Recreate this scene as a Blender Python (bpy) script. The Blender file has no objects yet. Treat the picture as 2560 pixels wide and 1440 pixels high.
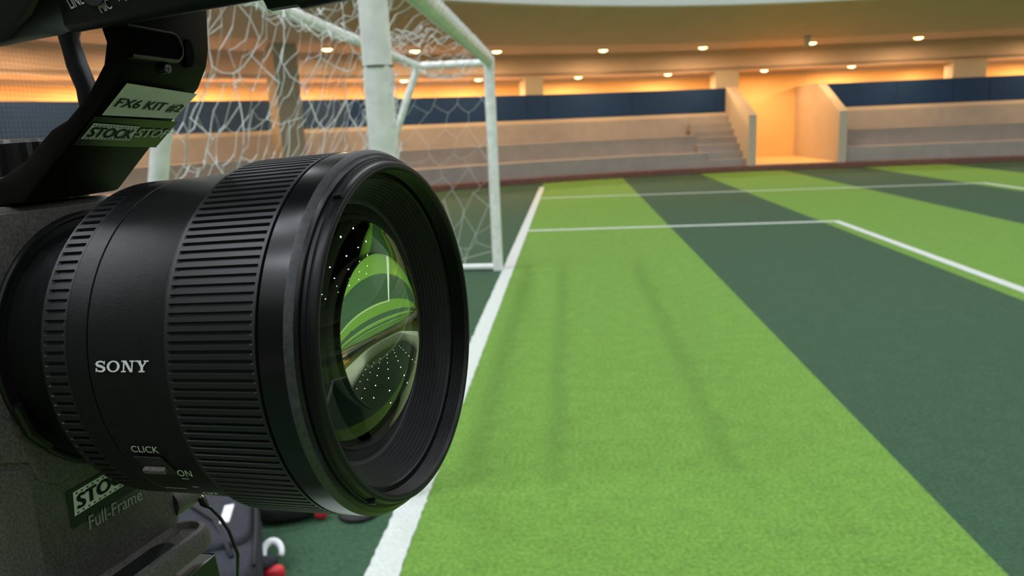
import bpy, bmesh, math, random
from mathutils import Vector, Matrix
from math import sin, cos, pi, radians, sqrt, atan2
random.seed(7)
scn = bpy.context.scene
COL = scn.collection

# ------------------------------------------------------------------ camera, world, exposure, main lights
EYE = 1.45
cam_d = bpy.data.cameras.new('photo_camera'); cam = bpy.data.objects.new('photo_camera', cam_d); COL.objects.link(cam)
cam_d.sensor_width = 36.0; cam_d.lens = 1934.0 / 2560.0 * 36.0; cam_d.clip_start = 0.01; cam_d.clip_end = 200
roll, pitch = math.atan(0.042), math.atan(407.6 / 1934.0)
fw = Vector((0, cos(pitch), -sin(pitch))); rt = Vector((1, 0, 0)); up = rt.cross(fw)
rt2 = rt * cos(roll) - up * sin(roll); up2 = up * cos(roll) + rt * sin(roll)
cam.matrix_world = Matrix(((rt2.x, up2.x, -fw.x, 0), (rt2.y, up2.y, -fw.y, 0), (rt2.z, up2.z, -fw.z, EYE), (0, 0, 0, 1)))
cam_d.dof.use_dof = True; cam_d.dof.focus_distance = 0.195; cam_d.dof.aperture_fstop = 32.0
scn.camera = cam
scn.view_settings.view_transform = 'Standard'; scn.view_settings.look = 'None'
scn.view_settings.exposure = 0.0; scn.view_settings.gamma = 1.0; scn.view_settings.use_curve_mapping = False
scn.cycles.max_bounces = 8; scn.cycles.diffuse_bounces = 4; scn.cycles.glossy_bounces = 4
scn.cycles.transmission_bounces = 6; scn.cycles.caustics_reflective = True; scn.cycles.caustics_refractive = True
scn.cycles.sample_clamp_indirect = 6.0
world = bpy.data.worlds.new('arena_air'); scn.world = world; world.use_nodes = True
world.node_tree.nodes['Background'].inputs[0].default_value = (0.9, 0.95, 1.0, 1)
world.node_tree.nodes['Background'].inputs[1].default_value = 0.05

def area_lamp(name, loc, size, power, color, rot=(0, 0, 0), shape='DISK'):
    d = bpy.data.lights.new(name, 'AREA'); d.shape = shape; d.size = size; d.energy = power; d.color = color
    o = bpy.data.objects.new(name, d); o.location = loc; o.rotation_euler = rot; COL.objects.link(o); return o

HALL_P = 101.0
for ix in range(9):
    for iy in range(6):
        area_lamp('hall_lamp', (-6.0 + ix * 4.6, -7.4 + iy * 4.9, 9.6), 0.34, HALL_P, (0.93, 0.97, 1.0))
for ix in range(2):
    for iy in range(3):
        o = area_lamp('sheen_panel', (-8.2 + ix * 3.9, -3.0 + iy * 4.4, 9.5), 3.0, 190.0, (0.86, 0.93, 1.0), shape='RECTANGLE'); o.data.size_y = 1.2  # added soft panels overhead, for the broad sheen on the lens barrel

# ------------------------------------------------------------------ helpers
def lin(r, g, b):
    f = lambda c: (c / 255) / 12.92 if c / 255 <= 0.04045 else ((c / 255 + 0.055) / 1.055) ** 2.4
    return (f(r), f(g), f(b), 1)

def mat(name, col, rough=0.5, metal=0.0, noise=0.0, scale=40.0, bump=0.0, bscale=None, spec=0.5, detail=3.0, coords='Object'):
    m = bpy.data.materials.new(name); m.use_nodes = True
    nt = m.node_tree; b = nt.nodes['Principled BSDF']
    b.inputs['Base Color'].default_value = col; b.inputs['Roughness'].default_value = rough
    b.inputs['Metallic'].default_value = metal; b.inputs['Specular IOR Level'].default_value = spec
    if noise or bump:
        tc = nt.nodes.new('ShaderNodeTexCoord')
    if noise:
        n = nt.nodes.new('ShaderNodeTexNoise'); n.inputs['Scale'].default_value = scale; n.inputs['Detail'].default_value = detail
        nt.links.new(tc.outputs[coords], n.inputs['Vector'])
        r = nt.nodes.new('ShaderNodeValToRGB')
        r.color_ramp.elements[0].position = 0.32; r.color_ramp.elements[1].position = 0.68
        r.color_ramp.elements[0].color = tuple(max(0, c * (1 - noise)) for c in col[:3]) + (1,)
        r.color_ramp.elements[1].color = tuple(min(1, c * (1 + noise)) for c in col[:3]) + (1,)
        nt.links.new(n.outputs['Fac'], r.inputs['Fac']); nt.links.new(r.outputs['Color'], b.inputs['Base Color'])
    if bump:
        n2 = nt.nodes.new('ShaderNodeTexNoise'); n2.inputs['Scale'].default_value = bscale or scale; n2.inputs['Detail'].default_value = 3
        nt.links.new(tc.outputs[coords], n2.inputs['Vector'])
        bp = nt.nodes.new('ShaderNodeBump'); bp.inputs['Strength'].default_value = bump; bp.inputs['Distance'].default_value = 0.02 if not bscale or bscale < 500 else 0.0004
        nt.links.new(n2.outputs['Fac'], bp.inputs['Height']); nt.links.new(bp.outputs['Normal'], b.inputs['Normal'])
    return m

def emis(name, col, s):
    m = bpy.data.materials.new(name); m.use_nodes = True; nt = m.node_tree; nt.nodes.clear()
    o = nt.nodes.new('ShaderNodeOutputMaterial'); e = nt.nodes.new('ShaderNodeEmission')
    e.inputs[0].default_value = col; e.inputs[1].default_value = s; nt.links.new(e.outputs[0], o.inputs[0]); return m

def link(o, parent=None):
    COL.objects.link(o)
    if parent is not None: o.parent = parent
    return o

def tag(o, label=None, cat=None, group=None, kind=None):
    if label: o['label'] = label
    if cat: o['category'] = cat
    if group: o['group'] = group
    if kind: o['kind'] = kind
    return o

def empty(name, loc=(0, 0, 0), mw=None):
    o = bpy.data.objects.new(name, None); o.empty_display_size = 0.02; COL.objects.link(o)
    if mw is not None: o.matrix_world = mw
    else: o.location = loc
    return o

class MB:
    def __init__(s): s.v = []; s.f = []
    def add(s, vs, fs):
        b = len(s.v); s.v += [Vector(p) for p in vs]; s.f += [tuple(b + i for i in f) for f in fs]; return s
    def box(s, a, b):
        x0, y0, z0 = a; x1, y1, z1 = b
        return s.hexa([(x0, y0, z0), (x1, y0, z0), (x1, y1, z0), (x0, y1, z0), (x0, y0, z1), (x1, y0, z1), (x1, y1, z1), (x0, y1, z1)])
    def hexa(s, p):
        return s.add(p, [(3, 2, 1, 0), (4, 5, 6, 7), (0, 1, 5, 4), (1, 2, 6, 5), (2, 3, 7, 6), (3, 0, 4, 7)])
    def loft(s, rings, closed=True, cap=True):
        n = len(rings[0]); vs = [p for r in rings for p in r]; fs = []
        for i in range(len(rings) - 1):
            for j in range(n if closed else n - 1):
                k = (j + 1) % n; fs.append((i * n + j, i * n + k, (i + 1) * n + k, (i + 1) * n + j))
        if cap and closed:
            fs.append(tuple(range(n))[::-1]); m = (len(rings) - 1) * n; fs.append(tuple(range(m, m + n)))
        return s.add(vs, fs)
    def tube(s, pts, r, n=6, cap=True):
        pts = [Vector(p) for p in pts]; rings = []; ref = None
        for i, p in enumerate(pts):
            a = pts[max(0, i - 1)]; b = pts[min(len(pts) - 1, i + 1)]
            t = (b - a); t = t.normalized() if t.length > 1e-9 else Vector((0, 0, 1))
            if ref is None: ref = t.orthogonal().normalized()
            u = (ref - t * ref.dot(t)); u = u.normalized() if u.length > 1e-6 else t.orthogonal().normalized()
            ref = u; w = t.cross(u); rr = r[i] if isinstance(r, (list, tuple)) else r
            rings.append([p + (u * cos(2 * pi * k / n) + w * sin(2 * pi * k / n)) * rr for k in range(n)])
        return s.loft(rings, True, cap)
    def lathe(s, prof, n=96, closed=False):   # profile of (f, R) about the local X axis; angle 0 faces -Y, upward positive
        rings = []
        for k in range(n):
            a = 2 * pi * k / n
            rings.append([Vector((f, -R * cos(a), R * sin(a))) for f, R in prof])
        m = len(prof); vs = [p for r in rings for p in r]; fs = []
        for k in range(n):
            q = (k + 1) % n
            for j in range(m if closed else m - 1):
                jj = (j + 1) % m
                fs.append((k * m + j, q * m + j, q * m + jj, k * m + jj))
        return s.add(vs, fs)
    def build(s, name, m, parent=None, off=(0, 0, 0), smooth=False, bevel=0.0, seg=2, auto=None, recalc=True, merge=0.0):
        me = bpy.data.meshes.new(name); o3 = Vector(off)
        me.from_pydata([tuple(p - o3) for p in s.v], [], s.f); me.update()
        bm = bmesh.new(); bm.from_mesh(me)
        if merge: bmesh.ops.remove_doubles(bm, verts=bm.verts, dist=merge)
        if recalc: bmesh.ops.recalc_face_normals(bm, faces=bm.faces)
        if bevel:
            es = [e for e in bm.edges if len(e.link_faces) == 2 and e.calc_face_angle(0) > 0.5]
            bmesh.ops.bevel(bm, geom=es, offset=bevel, segments=seg, affect='EDGES', profile=0.5, clamp_overlap=True)
        if smooth or auto:
            for f in bm.faces: f.smooth = True
        if auto:
            for e in bm.edges:
                if len(e.link_faces) == 2 and e.calc_face_angle(0) > auto: e.smooth = False
        bm.to_mesh(me); bm.free()
        me.materials.append(m)
        return link(bpy.data.objects.new(name, me), parent)

def text_geo(txt, shear=0.0):
    c = bpy.data.curves.new('lettering', 'FONT'); c.body = txt; c.shear = shear; c.resolution_u = 4
    o = bpy.data.objects.new('lettering', c); COL.objects.link(o)
    dg = bpy.context.evaluated_depsgraph_get(); dg.update()
    me = bpy.data.meshes.new_from_object(o.evaluated_get(dg))
    vs = [tuple(v.co) for v in me.vertices]; fs = [tuple(p.vertices) for p in me.polygons]
    bpy.data.objects.remove(o); bpy.data.curves.remove(c); bpy.data.meshes.remove(me)
    x0 = min(v[0] for v in vs); x1 = max(v[0] for v in vs); y0 = min(v[1] for v in vs); y1 = max(v[1] for v in vs)
    return [((v[0] - x0) / (x1 - x0), (v[1] - y0) / (y1 - y0)) for v in vs], fs

def bilin(c00, c10, c11, c01, a, b):
    return (Vector(c00) * (1 - a) + Vector(c10) * a) * (1 - b) + (Vector(c01) * (1 - a) + Vector(c11) * a) * b

# ------------------------------------------------------------------ materials
def turf_mat(name, col, var, streaks=False):
    m = bpy.data.materials.new(name); m.use_nodes = True; nt = m.node_tree; N = nt.nodes; L = nt.links
    b = N['Principled BSDF']; b.inputs['Roughness'].default_value = 0.85; b.inputs['Specular IOR Level'].default_value = 0.25
    tc = N.new('ShaderNodeTexCoord')
    def noise(sc, det, rough=0.6):
        n = N.new('ShaderNodeTexNoise'); n.inputs['Scale'].default_value = sc; n.inputs['Detail'].default_value = det
        n.inputs['Roughness'].default_value = rough; L.new(tc.outputs['Object'], n.inputs['Vector']); return n
    n1 = noise(60, 4, 0.7); n2 = noise(9, 3); n3 = noise(330, 2)
    def madd(a, k, c):
        q = N.new('ShaderNodeMath'); q.operation = 'MULTIPLY_ADD'; L.new(a, q.inputs[0]); q.inputs[1].default_value = k
        if isinstance(c, float): q.inputs[2].default_value = c
        else: L.new(c, q.inputs[2])
        return q.outputs[0]
    fac = madd(n1.outputs['Fac'], 2.3, madd(n2.outputs['Fac'], 0.5, madd(n3.outputs['Fac'], 1.2, -1.5)))
    r = N.new('ShaderNodeValToRGB'); r.color_ramp.elements[0].position = 0.0; r.color_ramp.elements[1].position = 1.0
    r.color_ramp.elements[0].color = (col[0] * (1 - var), col[1] * (1 - var), col[2] * (1 - var), 1)
    r.color_ramp.elements[1].color = (col[0] * (1 + var), col[1] * (1 + var * 0.8), col[2] * (1 + var), 1)
    L.new(fac, r.inputs['Fac']); out = r.outputs['Color']
    if streaks:   # darker lines running along the strip, fading out towards both ends
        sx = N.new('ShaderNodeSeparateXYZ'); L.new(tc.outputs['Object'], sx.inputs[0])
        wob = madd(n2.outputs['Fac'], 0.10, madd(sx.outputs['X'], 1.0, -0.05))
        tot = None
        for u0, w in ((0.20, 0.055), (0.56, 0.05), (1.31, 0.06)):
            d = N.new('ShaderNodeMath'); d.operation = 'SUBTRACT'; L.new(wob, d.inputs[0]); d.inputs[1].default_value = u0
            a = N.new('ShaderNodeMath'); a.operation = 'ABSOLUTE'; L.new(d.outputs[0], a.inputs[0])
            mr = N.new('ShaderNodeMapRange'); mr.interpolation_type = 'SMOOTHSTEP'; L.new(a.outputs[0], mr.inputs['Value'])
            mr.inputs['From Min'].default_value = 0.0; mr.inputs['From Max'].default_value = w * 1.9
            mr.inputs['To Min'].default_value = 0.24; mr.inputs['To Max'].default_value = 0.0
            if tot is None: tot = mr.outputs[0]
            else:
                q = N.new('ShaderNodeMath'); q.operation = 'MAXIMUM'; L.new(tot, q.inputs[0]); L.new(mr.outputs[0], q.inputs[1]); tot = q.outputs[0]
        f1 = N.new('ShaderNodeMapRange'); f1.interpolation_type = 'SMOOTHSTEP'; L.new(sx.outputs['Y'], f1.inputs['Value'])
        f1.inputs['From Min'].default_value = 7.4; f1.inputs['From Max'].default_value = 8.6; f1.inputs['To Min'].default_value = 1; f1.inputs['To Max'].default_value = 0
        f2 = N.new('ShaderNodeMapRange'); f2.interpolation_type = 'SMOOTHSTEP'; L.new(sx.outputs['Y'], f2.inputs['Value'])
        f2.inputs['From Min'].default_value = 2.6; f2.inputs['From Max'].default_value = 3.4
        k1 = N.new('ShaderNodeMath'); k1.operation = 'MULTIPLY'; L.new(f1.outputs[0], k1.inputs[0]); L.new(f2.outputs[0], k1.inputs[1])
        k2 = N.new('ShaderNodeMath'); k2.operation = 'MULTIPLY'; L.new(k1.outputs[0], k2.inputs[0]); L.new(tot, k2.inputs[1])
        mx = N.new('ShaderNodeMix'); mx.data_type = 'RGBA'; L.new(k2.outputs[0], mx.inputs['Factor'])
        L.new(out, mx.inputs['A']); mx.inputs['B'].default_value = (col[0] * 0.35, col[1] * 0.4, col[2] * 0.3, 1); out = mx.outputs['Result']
    L.new(out, b.inputs['Base Color'])
    hb = madd(n1.outputs['Fac'], 0.6, madd(n3.outputs['Fac'], 1.0, 0.0))
    bp = N.new('ShaderNodeBump'); bp.inputs['Strength'].default_value = 0.5; bp.inputs['Distance'].default_value = 0.012
    L.new(hb, bp.inputs['Height']); L.new(bp.outputs['Normal'], b.inputs['Normal'])
    return m

M = {}
M['turf_light'] = turf_mat('turf_light', (0.150, 0.315, 0.048), 0.42)
M['turf_streak'] = turf_mat('turf_streak', (0.150, 0.315, 0.048), 0.42, True)
M['turf_dark'] = turf_mat('turf_dark', (0.040, 0.098, 0.050), 0.42)
M['turf_line'] = mat('turf_line', (0.62, 0.66, 0.62, 1), 0.9, noise=0.12, scale=120, bump=0.4, bscale=300)
M['concrete'] = mat('concrete', (0.36, 0.325, 0.30, 1), 0.28, noise=0.06, scale=3)
M['cream'] = mat('cream_paint', (0.52, 0.44, 0.34, 1), 0.6, noise=0.03, scale=2)
M['soffit'] = mat('soffit_paint', (0.62, 0.47, 0.38, 1), 0.7, noise=0.03, scale=2)
M['tan'] = mat('tan_paint', (0.36, 0.29, 0.19, 1), 0.6, noise=0.03, scale=2)
M['chamfer'] = mat('worn_highlight_grey', (0.032, 0.033, 0.038, 1), 0.5, noise=0.35, scale=900)
M['fascia'] = mat('fascia_white', (0.62, 0.63, 0.60, 1), 0.6, noise=0.02, scale=2)
M['blue'] = mat('blue_pad', (0.011, 0.040, 0.122, 1), 0.7, noise=0.05, scale=4, spec=0.2)
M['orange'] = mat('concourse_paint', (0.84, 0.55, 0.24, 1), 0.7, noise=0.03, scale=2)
M['kerb'] = mat('red_rubber', (0.17, 0.075, 0.055, 1), 0.7, noise=0.15, scale=12)
M['dark'] = mat('dark_roof', (0.02, 0.021, 0.022, 1), 0.8, noise=0.1, scale=1)
M['grey_wall'] = mat('grey_wall', (0.55, 0.56, 0.56, 1), 0.7, noise=0.04, scale=1)
M['goal'] = mat('white_powder_coat', (0.84, 0.86, 0.82, 1), 0.4, noise=0.10, scale=14)
M['rope'] = mat('white_rope', (0.72, 0.72, 0.70, 1), 0.8, noise=0.1, scale=60)
M['thread'] = mat('pale_thread', (0.22, 0.20, 0.17, 1), 0.8, noise=0.05, scale=20)
M['tape'] = mat('dark_tape', (0.05, 0.05, 0.05, 1), 0.6, noise=0.1, scale=20)
M['lens'] = mat('black_lens_shell', (0.0065, 0.0065, 0.007, 1), 0.38, spec=0.4, noise=0.12, scale=300, bump=0.12, bscale=2600)
M['lens_gloss'] = mat('satin_black_ring', (0.005, 0.005, 0.0056, 1), 0.22, spec=0.4, noise=0.1, scale=200)
M['rubber'] = mat('black_rubber', (0.010, 0.010, 0.0105, 1), 0.45, noise=0.1, scale=300)
M['inner'] = mat('matte_black_baffle', (0.020, 0.020, 0.022, 1), 0.40, spec=0.5, noise=0.1, scale=300)
M['hole'] = mat('recess_shade_black', (0.0015, 0.0015, 0.0016, 1), 0.9, spec=0.05, noise=0.1, scale=200)
M['ink'] = mat('white_ink', (0.72, 0.72, 0.72, 1), 0.5, noise=0.05, scale=900)
M['ink_dim'] = mat('grey_ink', (0.44, 0.44, 0.42, 1), 0.5, noise=0.05, scale=900)
M['body'] = mat('grey_speckled_body', (0.105, 0.098, 0.092, 1), 0.5, spec=0.3, noise=0.35, scale=1500, bump=0.25, bscale=2200)
M['body_black'] = mat('black_body_plastic', (0.007, 0.007, 0.0075, 1), 0.42, spec=0.35, noise=0.1, scale=500, bump=0.1, bscale=2600)
M['arm'] = mat('black_painted_arm', (0.0075, 0.0062, 0.0058, 1), 0.55, spec=0.09, noise=0.1, scale=300)
M['label'] = mat('white_tape_label', (0.90, 0.88, 0.90, 1), 0.5, noise=0.04, scale=300)
M['sticker'] = mat('dark_clear_sticker', (0.009, 0.014, 0.009, 1), 0.25, spec=0.3, noise=0.1, scale=200)
M['marker'] = mat('black_marker', (0.015, 0.015, 0.015, 1), 0.6, noise=0.1, scale=400)
M['cable'] = mat('black_cable', (0.008, 0.008, 0.009, 1), 0.35, noise=0.1, scale=200)
M['brass'] = mat('brass', (0.75, 0.60, 0.30, 1), 0.25, 1.0, noise=0.1, scale=300)
M['steel'] = mat('steel_screw', (0.20, 0.20, 0.20, 1), 0.3, 1.0, noise=0.1, scale=600)
M['plate'] = mat('black_anodised_plate', (0.008, 0.009, 0.009, 1), 0.35, noise=0.15, scale=200)
M['bag'] = mat('charcoal_nylon', (0.036, 0.038, 0.048, 1), 0.9, spec=0.2, noise=0.15, scale=60, bump=0.2, bscale=400)
M['bag_black'] = mat('black_nylon', (0.010, 0.010, 0.012, 1), 0.7, noise=0.15, scale=60, bump=0.2, bscale=300)
M['reflect'] = mat('silver_reflective', (0.75, 0.77, 0.78, 1), 0.5, noise=0.15, scale=120)
M['white_cord'] = mat('white_cord', (0.85, 0.86, 0.90, 1), 0.5, noise=0.03, scale=60)
M['red'] = mat('red_plastic', (0.60, 0.02, 0.035, 1), 0.45, noise=0.08, scale=40)
M['lamp_on'] = emis('lamp_glow', (1.0, 0.62, 0.25, 1), 9.0)
M['trim'] = mat('lamp_trim', (0.55, 0.42, 0.28, 1), 0.5, noise=0.03, scale=20)

# glass of the front element and the coated element behind it
g = bpy.data.materials.new('front_element_glass'); g.use_nodes = True; nt = g.node_tree; nt.nodes.clear()
o_ = nt.nodes.new('ShaderNodeOutputMaterial'); gb = nt.nodes.new('ShaderNodeBsdfGlass')
gb.inputs['IOR'].default_value = 1.45; gb.inputs['Roughness'].default_value = 0.0; gb.inputs['Color'].default_value = (0.97, 1, 0.96, 1)
nt.links.new(gb.outputs[0], o_.inputs[0]); M['glass'] = g
c_ = bpy.data.materials.new('coated_inner_element'); c_.use_nodes = True; nt = c_.node_tree; nt.nodes.clear()
o_ = nt.nodes.new('ShaderNodeOutputMaterial'); gl = nt.nodes.new('ShaderNodeBsdfGlossy'); gl.inputs['Roughness'].default_value = 0.0
gl.inputs['Color'].default_value = (0.80, 0.88, 0.62, 1); nt.links.new(gl.outputs[0], o_.inputs[0]); M['coat'] = c_

# ------------------------------------------------------------------ pitch: floor slab, turf strips, lines
PHI = radians(4.6); PU = Vector((cos(PHI), -sin(PHI), 0)); PV = Vector((sin(PHI), cos(PHI), 0)); P0 = Vector((-0.66, 0, 0))
RING_C = Vector((6.6, 4.6, 0)); R0 = 15.8; RL = 24.0
pitch_mw = Matrix(((PU.x, PV.x, 0, P0.x), (PU.y, PV.y, 0, P0.y), (0, 0, 1, 0), (0, 0, 0, 1)))
inv_pitch = pitch_mw.inverted()
floor = MB()
floor.box((-20, -22, -0.12), (48, 32, -0.012))
floor = floor.build('floor', M['turf_dark']); floor.matrix_world = pitch_mw
tag(floor, 'green artificial turf pitch with light and dark stripes and white lines', 'floor', kind='structure')
rc = inv_pitch @ RING_C
def chord(uu):    # extent of the pitch at across-coordinate uu, inside the kerb ring
    d = rc.x - uu if uu < rc.x else max(0.0, uu - rc.x - RL)
    return sqrt(max(0.01, (R0 - 0.02) ** 2 - d * d))
def strip(name, u0, u1, v0, v1, z0, z1, m, rag=0.0, stepv=None):
    b = MB()
    n = max(2, int((v1 - v0) / (stepv or 1.2))) if stepv else max(2, int((v1 - v0) / 1.2))
    rings = []
    for i in range(n + 1):
        v = v0 + (v1 - v0) * i / n
        a = u0 + random.uniform(-rag, rag); c = u1 + random.uniform(-rag, rag)
        rings.append([(a, v, z0), (c, v, z0), (c, v, z1), (a, v, z1)])
    b.loft(rings); return b.build(name, m, floor)
edges = [-9.0, -6.0, -3.0, -0.05]
bounds = [(-8.9, -6.0, 'turf_dark'), (-6.0, -3.0, 'turf_dark'), (-3.0, 0.0, 'turf_dark'), (0.0, 2.0, 'turf_streak'), (2.0, 4.03, 'turf_dark'), (4.03, 6.2, 'turf_light')]
x = 6.2; dk = True
while x < 44:
    bounds.append((x, x + 2.05, 'turf_dark' if dk else 'turf_light')); x += 2.05; dk = not dk
for u0, u1, k in bounds:
    h = min(chord(u0), chord(u1)); hm = max(chord(u0), chord(u1))
    b = MB(); top = []; bot = []
    K = 8
    us = [u0 + (u1 - u0) * i / K for i in range(K + 1)]
    poly = [(uu, rc.y - chord(uu)) for uu in us] + [(uu, rc.y + chord(uu)) for uu in us[::-1]]
    # ragged long edges (tufts of neighbouring rolls interleave)
    n = len(poly)
    b.add([(p[0], p[1], -0.012) for p in poly] + [(p[0], p[1], 0.0) for p in poly],
          [tuple(range(n))[::-1], tuple(range(n, 2 * n))] + [(i, (i + 1) % n, n + (i + 1) % n, n + i) for i in range(n)])
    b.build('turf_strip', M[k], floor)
# white lines: inlaid tufts a few mm proud
def vline(u, v0, v1, w=0.10): return strip('pitch_line', u - w / 2, u + w / 2, v0, v1, 0.0, 0.004, M['turf_line'], 0.004, 0.012 if v1 - v0 < 12 else 0.03)
def uline(v, u0, u1, w=0.10):
    b = MB(); n = int((u1 - u0) / 0.05); rings = []
    for i in range(n + 1):
        uu = u0 + (u1 - u0) * i / n; a = v - w / 2 + random.uniform(-.004, .004); c = v + w / 2 + random.uniform(-.004, .004)
        rings.append([(uu, a, 0), (uu, a, 0.004), (uu, c, 0.004), (uu, c, 0)])
    b.loft(rings); return b.build('pitch_line', M['turf_line'], floor)
vline(0.0, -7.6, 18.25, 0.112)
uline(10.72, 0.05, 4.27); uline(0.0, 0.05, 4.27); vline(4.22, 0.05, 10.67)
uline(15.45, 0.05, 8.55, 0.085); uline(-4.7, 0.05, 8.55); vline(8.5, -4.65, 15.4)

# ------------------------------------------------------------------ the arena ring: everything is placed by s (along) , rho (outwards), z
def ring_pt(s, rho, z):
    r = R0 + rho; L = RL; q = pi * R0
    if s < -q - L: s = -q - L
    if s < -q: p = RING_C - PV * r + PU * (-s - q)
    elif s < 0:
        a = -s / R0; p = RING_C + (PV * cos(a) - PU * sin(a)) * r
    elif s <= L: p = RING_C + PV * r + PU * s
    else:
        a = (s - L) / R0; p = RING_C + PU * L + (PV * cos(a) + PU * sin(a)) * r
    return Vector((p.x, p.y, z))
S_LEFT = -pi * R0 - RL; S_RIGHT = RL + pi * R0
def sweep(cross, s0, s1, step=0.8, mb=None):
    b = mb or MB(); n = max(1, int(abs(s1 - s0) / step) + 1)
    return b.loft([[ring_pt(s0 + (s1 - s0) * i / n, r, z) for r, z in cross] for i in range(n + 1)])
def rect(r0, r1, z0, z1): return [(r0, z0), (r1, z0), (r1, z1), (r0, z1)]
def struct(o, label, cat): return tag(o, label, cat, kind='structure')

struct(sweep(rect(0.0, 0.32, 0.0, 0.14), S_LEFT, S_RIGHT).build('trim_1', M['kerb'], bevel=0.01), 'low red-brown rubber kerb along the edge of the turf', 'kerb')
Z1, Z2, Z3 = 0.52, 0.96, 1.46
PL0, PL1, PR0, PR1 = -1.534, -1.327, 0.769, 0.98     # the two parapets beside the passage
def terrace(s0, s1, label):
    t = struct(empty('terrace', ring_pt((max(s0, -9) + min(s1, 8)) / 2, 0.3, 0.0)), label, 'bleachers')
    for r0, za, zb in ((0.3, 0.0, Z1), (1.1, Z1, Z2), (1.9, Z2, Z3)):
        sweep(rect(r0, 4.3, za, zb), s0, s1).build('tier', M['concrete'], t, off=t.location, bevel=0.012)
    return t
terrace(S_LEFT, -2.58, 'long run of three pale concrete seating tiers behind the goal and left of the passage')
terrace(PR1, S_RIGHT, 'three pale concrete seating tiers to the right of the orange-lit passage')
st = struct(empty('staircase', ring_pt(-2.06, 0.3, 0)), 'narrow concrete stair climbing between the left tiers and the passage parapet', 'stairs')
for i in range(7):
    zt = 0.14 + (Z3 - 0.14) * (i + 1) / 7; r0 = 0.3 + 0.267 * i
    sweep(rect(r0, 4.3 if i == 6 else r0 + 0.55, 0.0, zt), -2.58, PL0, 0.6).build('step', M['concrete'], st, off=st.location, bevel=0.008)
def parapet(s0, s1, label):
    b = MB(); rings = []
    for s in (s0, s1):
        rings.append([ring_pt(s, r, z) for r, z in ((0.1, 0.0), (4.3, 0.0), (4.3, 2.24), (2.0, 2.24), (0.1, 1.45))])
    b.loft(rings); return struct(b.build('parapet', M['cream'], bevel=0.012), label, 'parapet')
parapet(PL0, PL1, 'sloping-topped parapet wall between the stair and the orange passage')
parapet(PR0, PR1, 'sloping-topped parapet wall on the right side of the orange passage')
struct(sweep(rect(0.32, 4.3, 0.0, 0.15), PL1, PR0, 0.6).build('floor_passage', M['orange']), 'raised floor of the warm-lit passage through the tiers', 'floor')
struct(sweep(rect(4.22, 4.27, 0.15, 0.27), PL1, PR0, 0.6).build('baseboard_far', M['cream']), 'baseboard at the far end of the passage', 'baseboard')

# blue padded wall above the tiers, panel by panel
def padding(s0, s1, label, joints):
    w = struct(empty('wall_blue', ring_pt((max(s0, -10) + min(s1, 8)) / 2, 2.2, Z3)), label, 'wall')
    js = [s0] + joints + [s1]
    for a, c in zip(js, js[1:]):
        sweep(rect(2.2, 2.36, 1.55, 2.22), a + 0.003, c - 0.003, 0.7).build('blue_panel', M['blue'], w, off=w.location, bevel=0.015)
    sweep(rect(2.22, 2.42, 1.55, 2.215), s0, s1).build('backing', M['blue'], w, off=w.location)
    sweep(rect(2.2, 2.42, Z3, 1.55), s0, s1).build('plinth', M['cream'], w, off=w.location)
    return w
padding(-56.0, PL0 + 0.01, 'dark blue padded wall above the left tiers, running behind the goal', [-56 + 3.4 * i for i in range(1, 12)] + [-16.2, -13.9, -11.6, -9.3, -6.62, -6.1, -3.9, -1.76])
padding(1.04, 40.0, 'dark blue padded wall above the tiers right of the passage', [3.0, 4.52, 5.5, 8.2, 11, 14, 17, 20, 24, 30])

# concourse behind: back wall, ceilings, beam, sloping soffit, fascia, upper wall, roof
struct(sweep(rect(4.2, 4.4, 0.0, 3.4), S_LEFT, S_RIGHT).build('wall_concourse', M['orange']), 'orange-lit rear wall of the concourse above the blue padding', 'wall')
struct(sweep(rect(2.4, 4.3, 2.73, 2.80), S_LEFT, S_RIGHT).build('ceiling_concourse', M['soffit']), 'low concourse ceiling carrying the rear row of downlights', 'ceiling')
struct(sweep(rect(2.4, 2.62, 2.70, 3.30), S_LEFT, S_RIGHT).build('trim_2', M['soffit']), 'long tan beam between the two rows of downlights', 'beam')
struct(sweep([(-2.0, 3.87), (0.1, 3.29), (2.5, 3.29), (2.5, 3.40), (0.12, 3.40), (-1.98, 4.00)], S_LEFT, S_RIGHT).build('ceiling_soffit', M['soffit']), 'wide brown sloping soffit under the upper stand with its front row of downlights', 'ceiling')
struct(sweep(rect(-2.2, -1.95, 3.86, 4.75), S_LEFT, S_RIGHT).build('trim_3', M['fascia'], bevel=0.02), 'pale grey fascia along the front edge of the upper stand', 'fascia')
struct(sweep(rect(1.5, 1.7, 3.4, 10.2), S_LEFT, S_RIGHT).build('wall_upper', M['grey_wall']), 'plain grey wall above the upper stand', 'wall')
struct(sweep(rect(4.02, 4.2, 2.62, 2.73), S_LEFT, S_RIGHT).build('trim_4', M['cream']), 'pale cove strip along the top of the concourse rear wall', 'trim')
cl = MB(); cl.box((-16, -20, 10.0), (52, 30, 10.2))
struct(cl.build('ceiling', M['dark']), 'dark roof high above the pitch', 'ceiling')

def pillar(s0, s1, r0, r1, z0, z1, label):
    b = sweep(rect(r0, r1, z0, z1), s0, s1, 0.4)
    return struct(b.build('pillar', M['cream'] if r0 > 2 else M['tan'], bevel=0.015), label, 'pillar')
pillar(-6.60, -6.13, 2.37, 2.8, 2.2, 2.72, 'short tan pillar above the blue padding, first one right of the goal')
pillar(-1.75, -1.16, 2.37, 2.9, 2.2, 2.72, 'wide tan pillar beside the left parapet of the passage')
pillar(4.55, 5.46, 2.37, 2.9, 2.2, 2.72, 'widest tan pillar near the right end of the blue padding')
pillar(-13.25, -12.72, 0.62, 1.0, 0.52, 3.30, 'tall tan column standing on the tiers behind the goal net')

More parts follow.
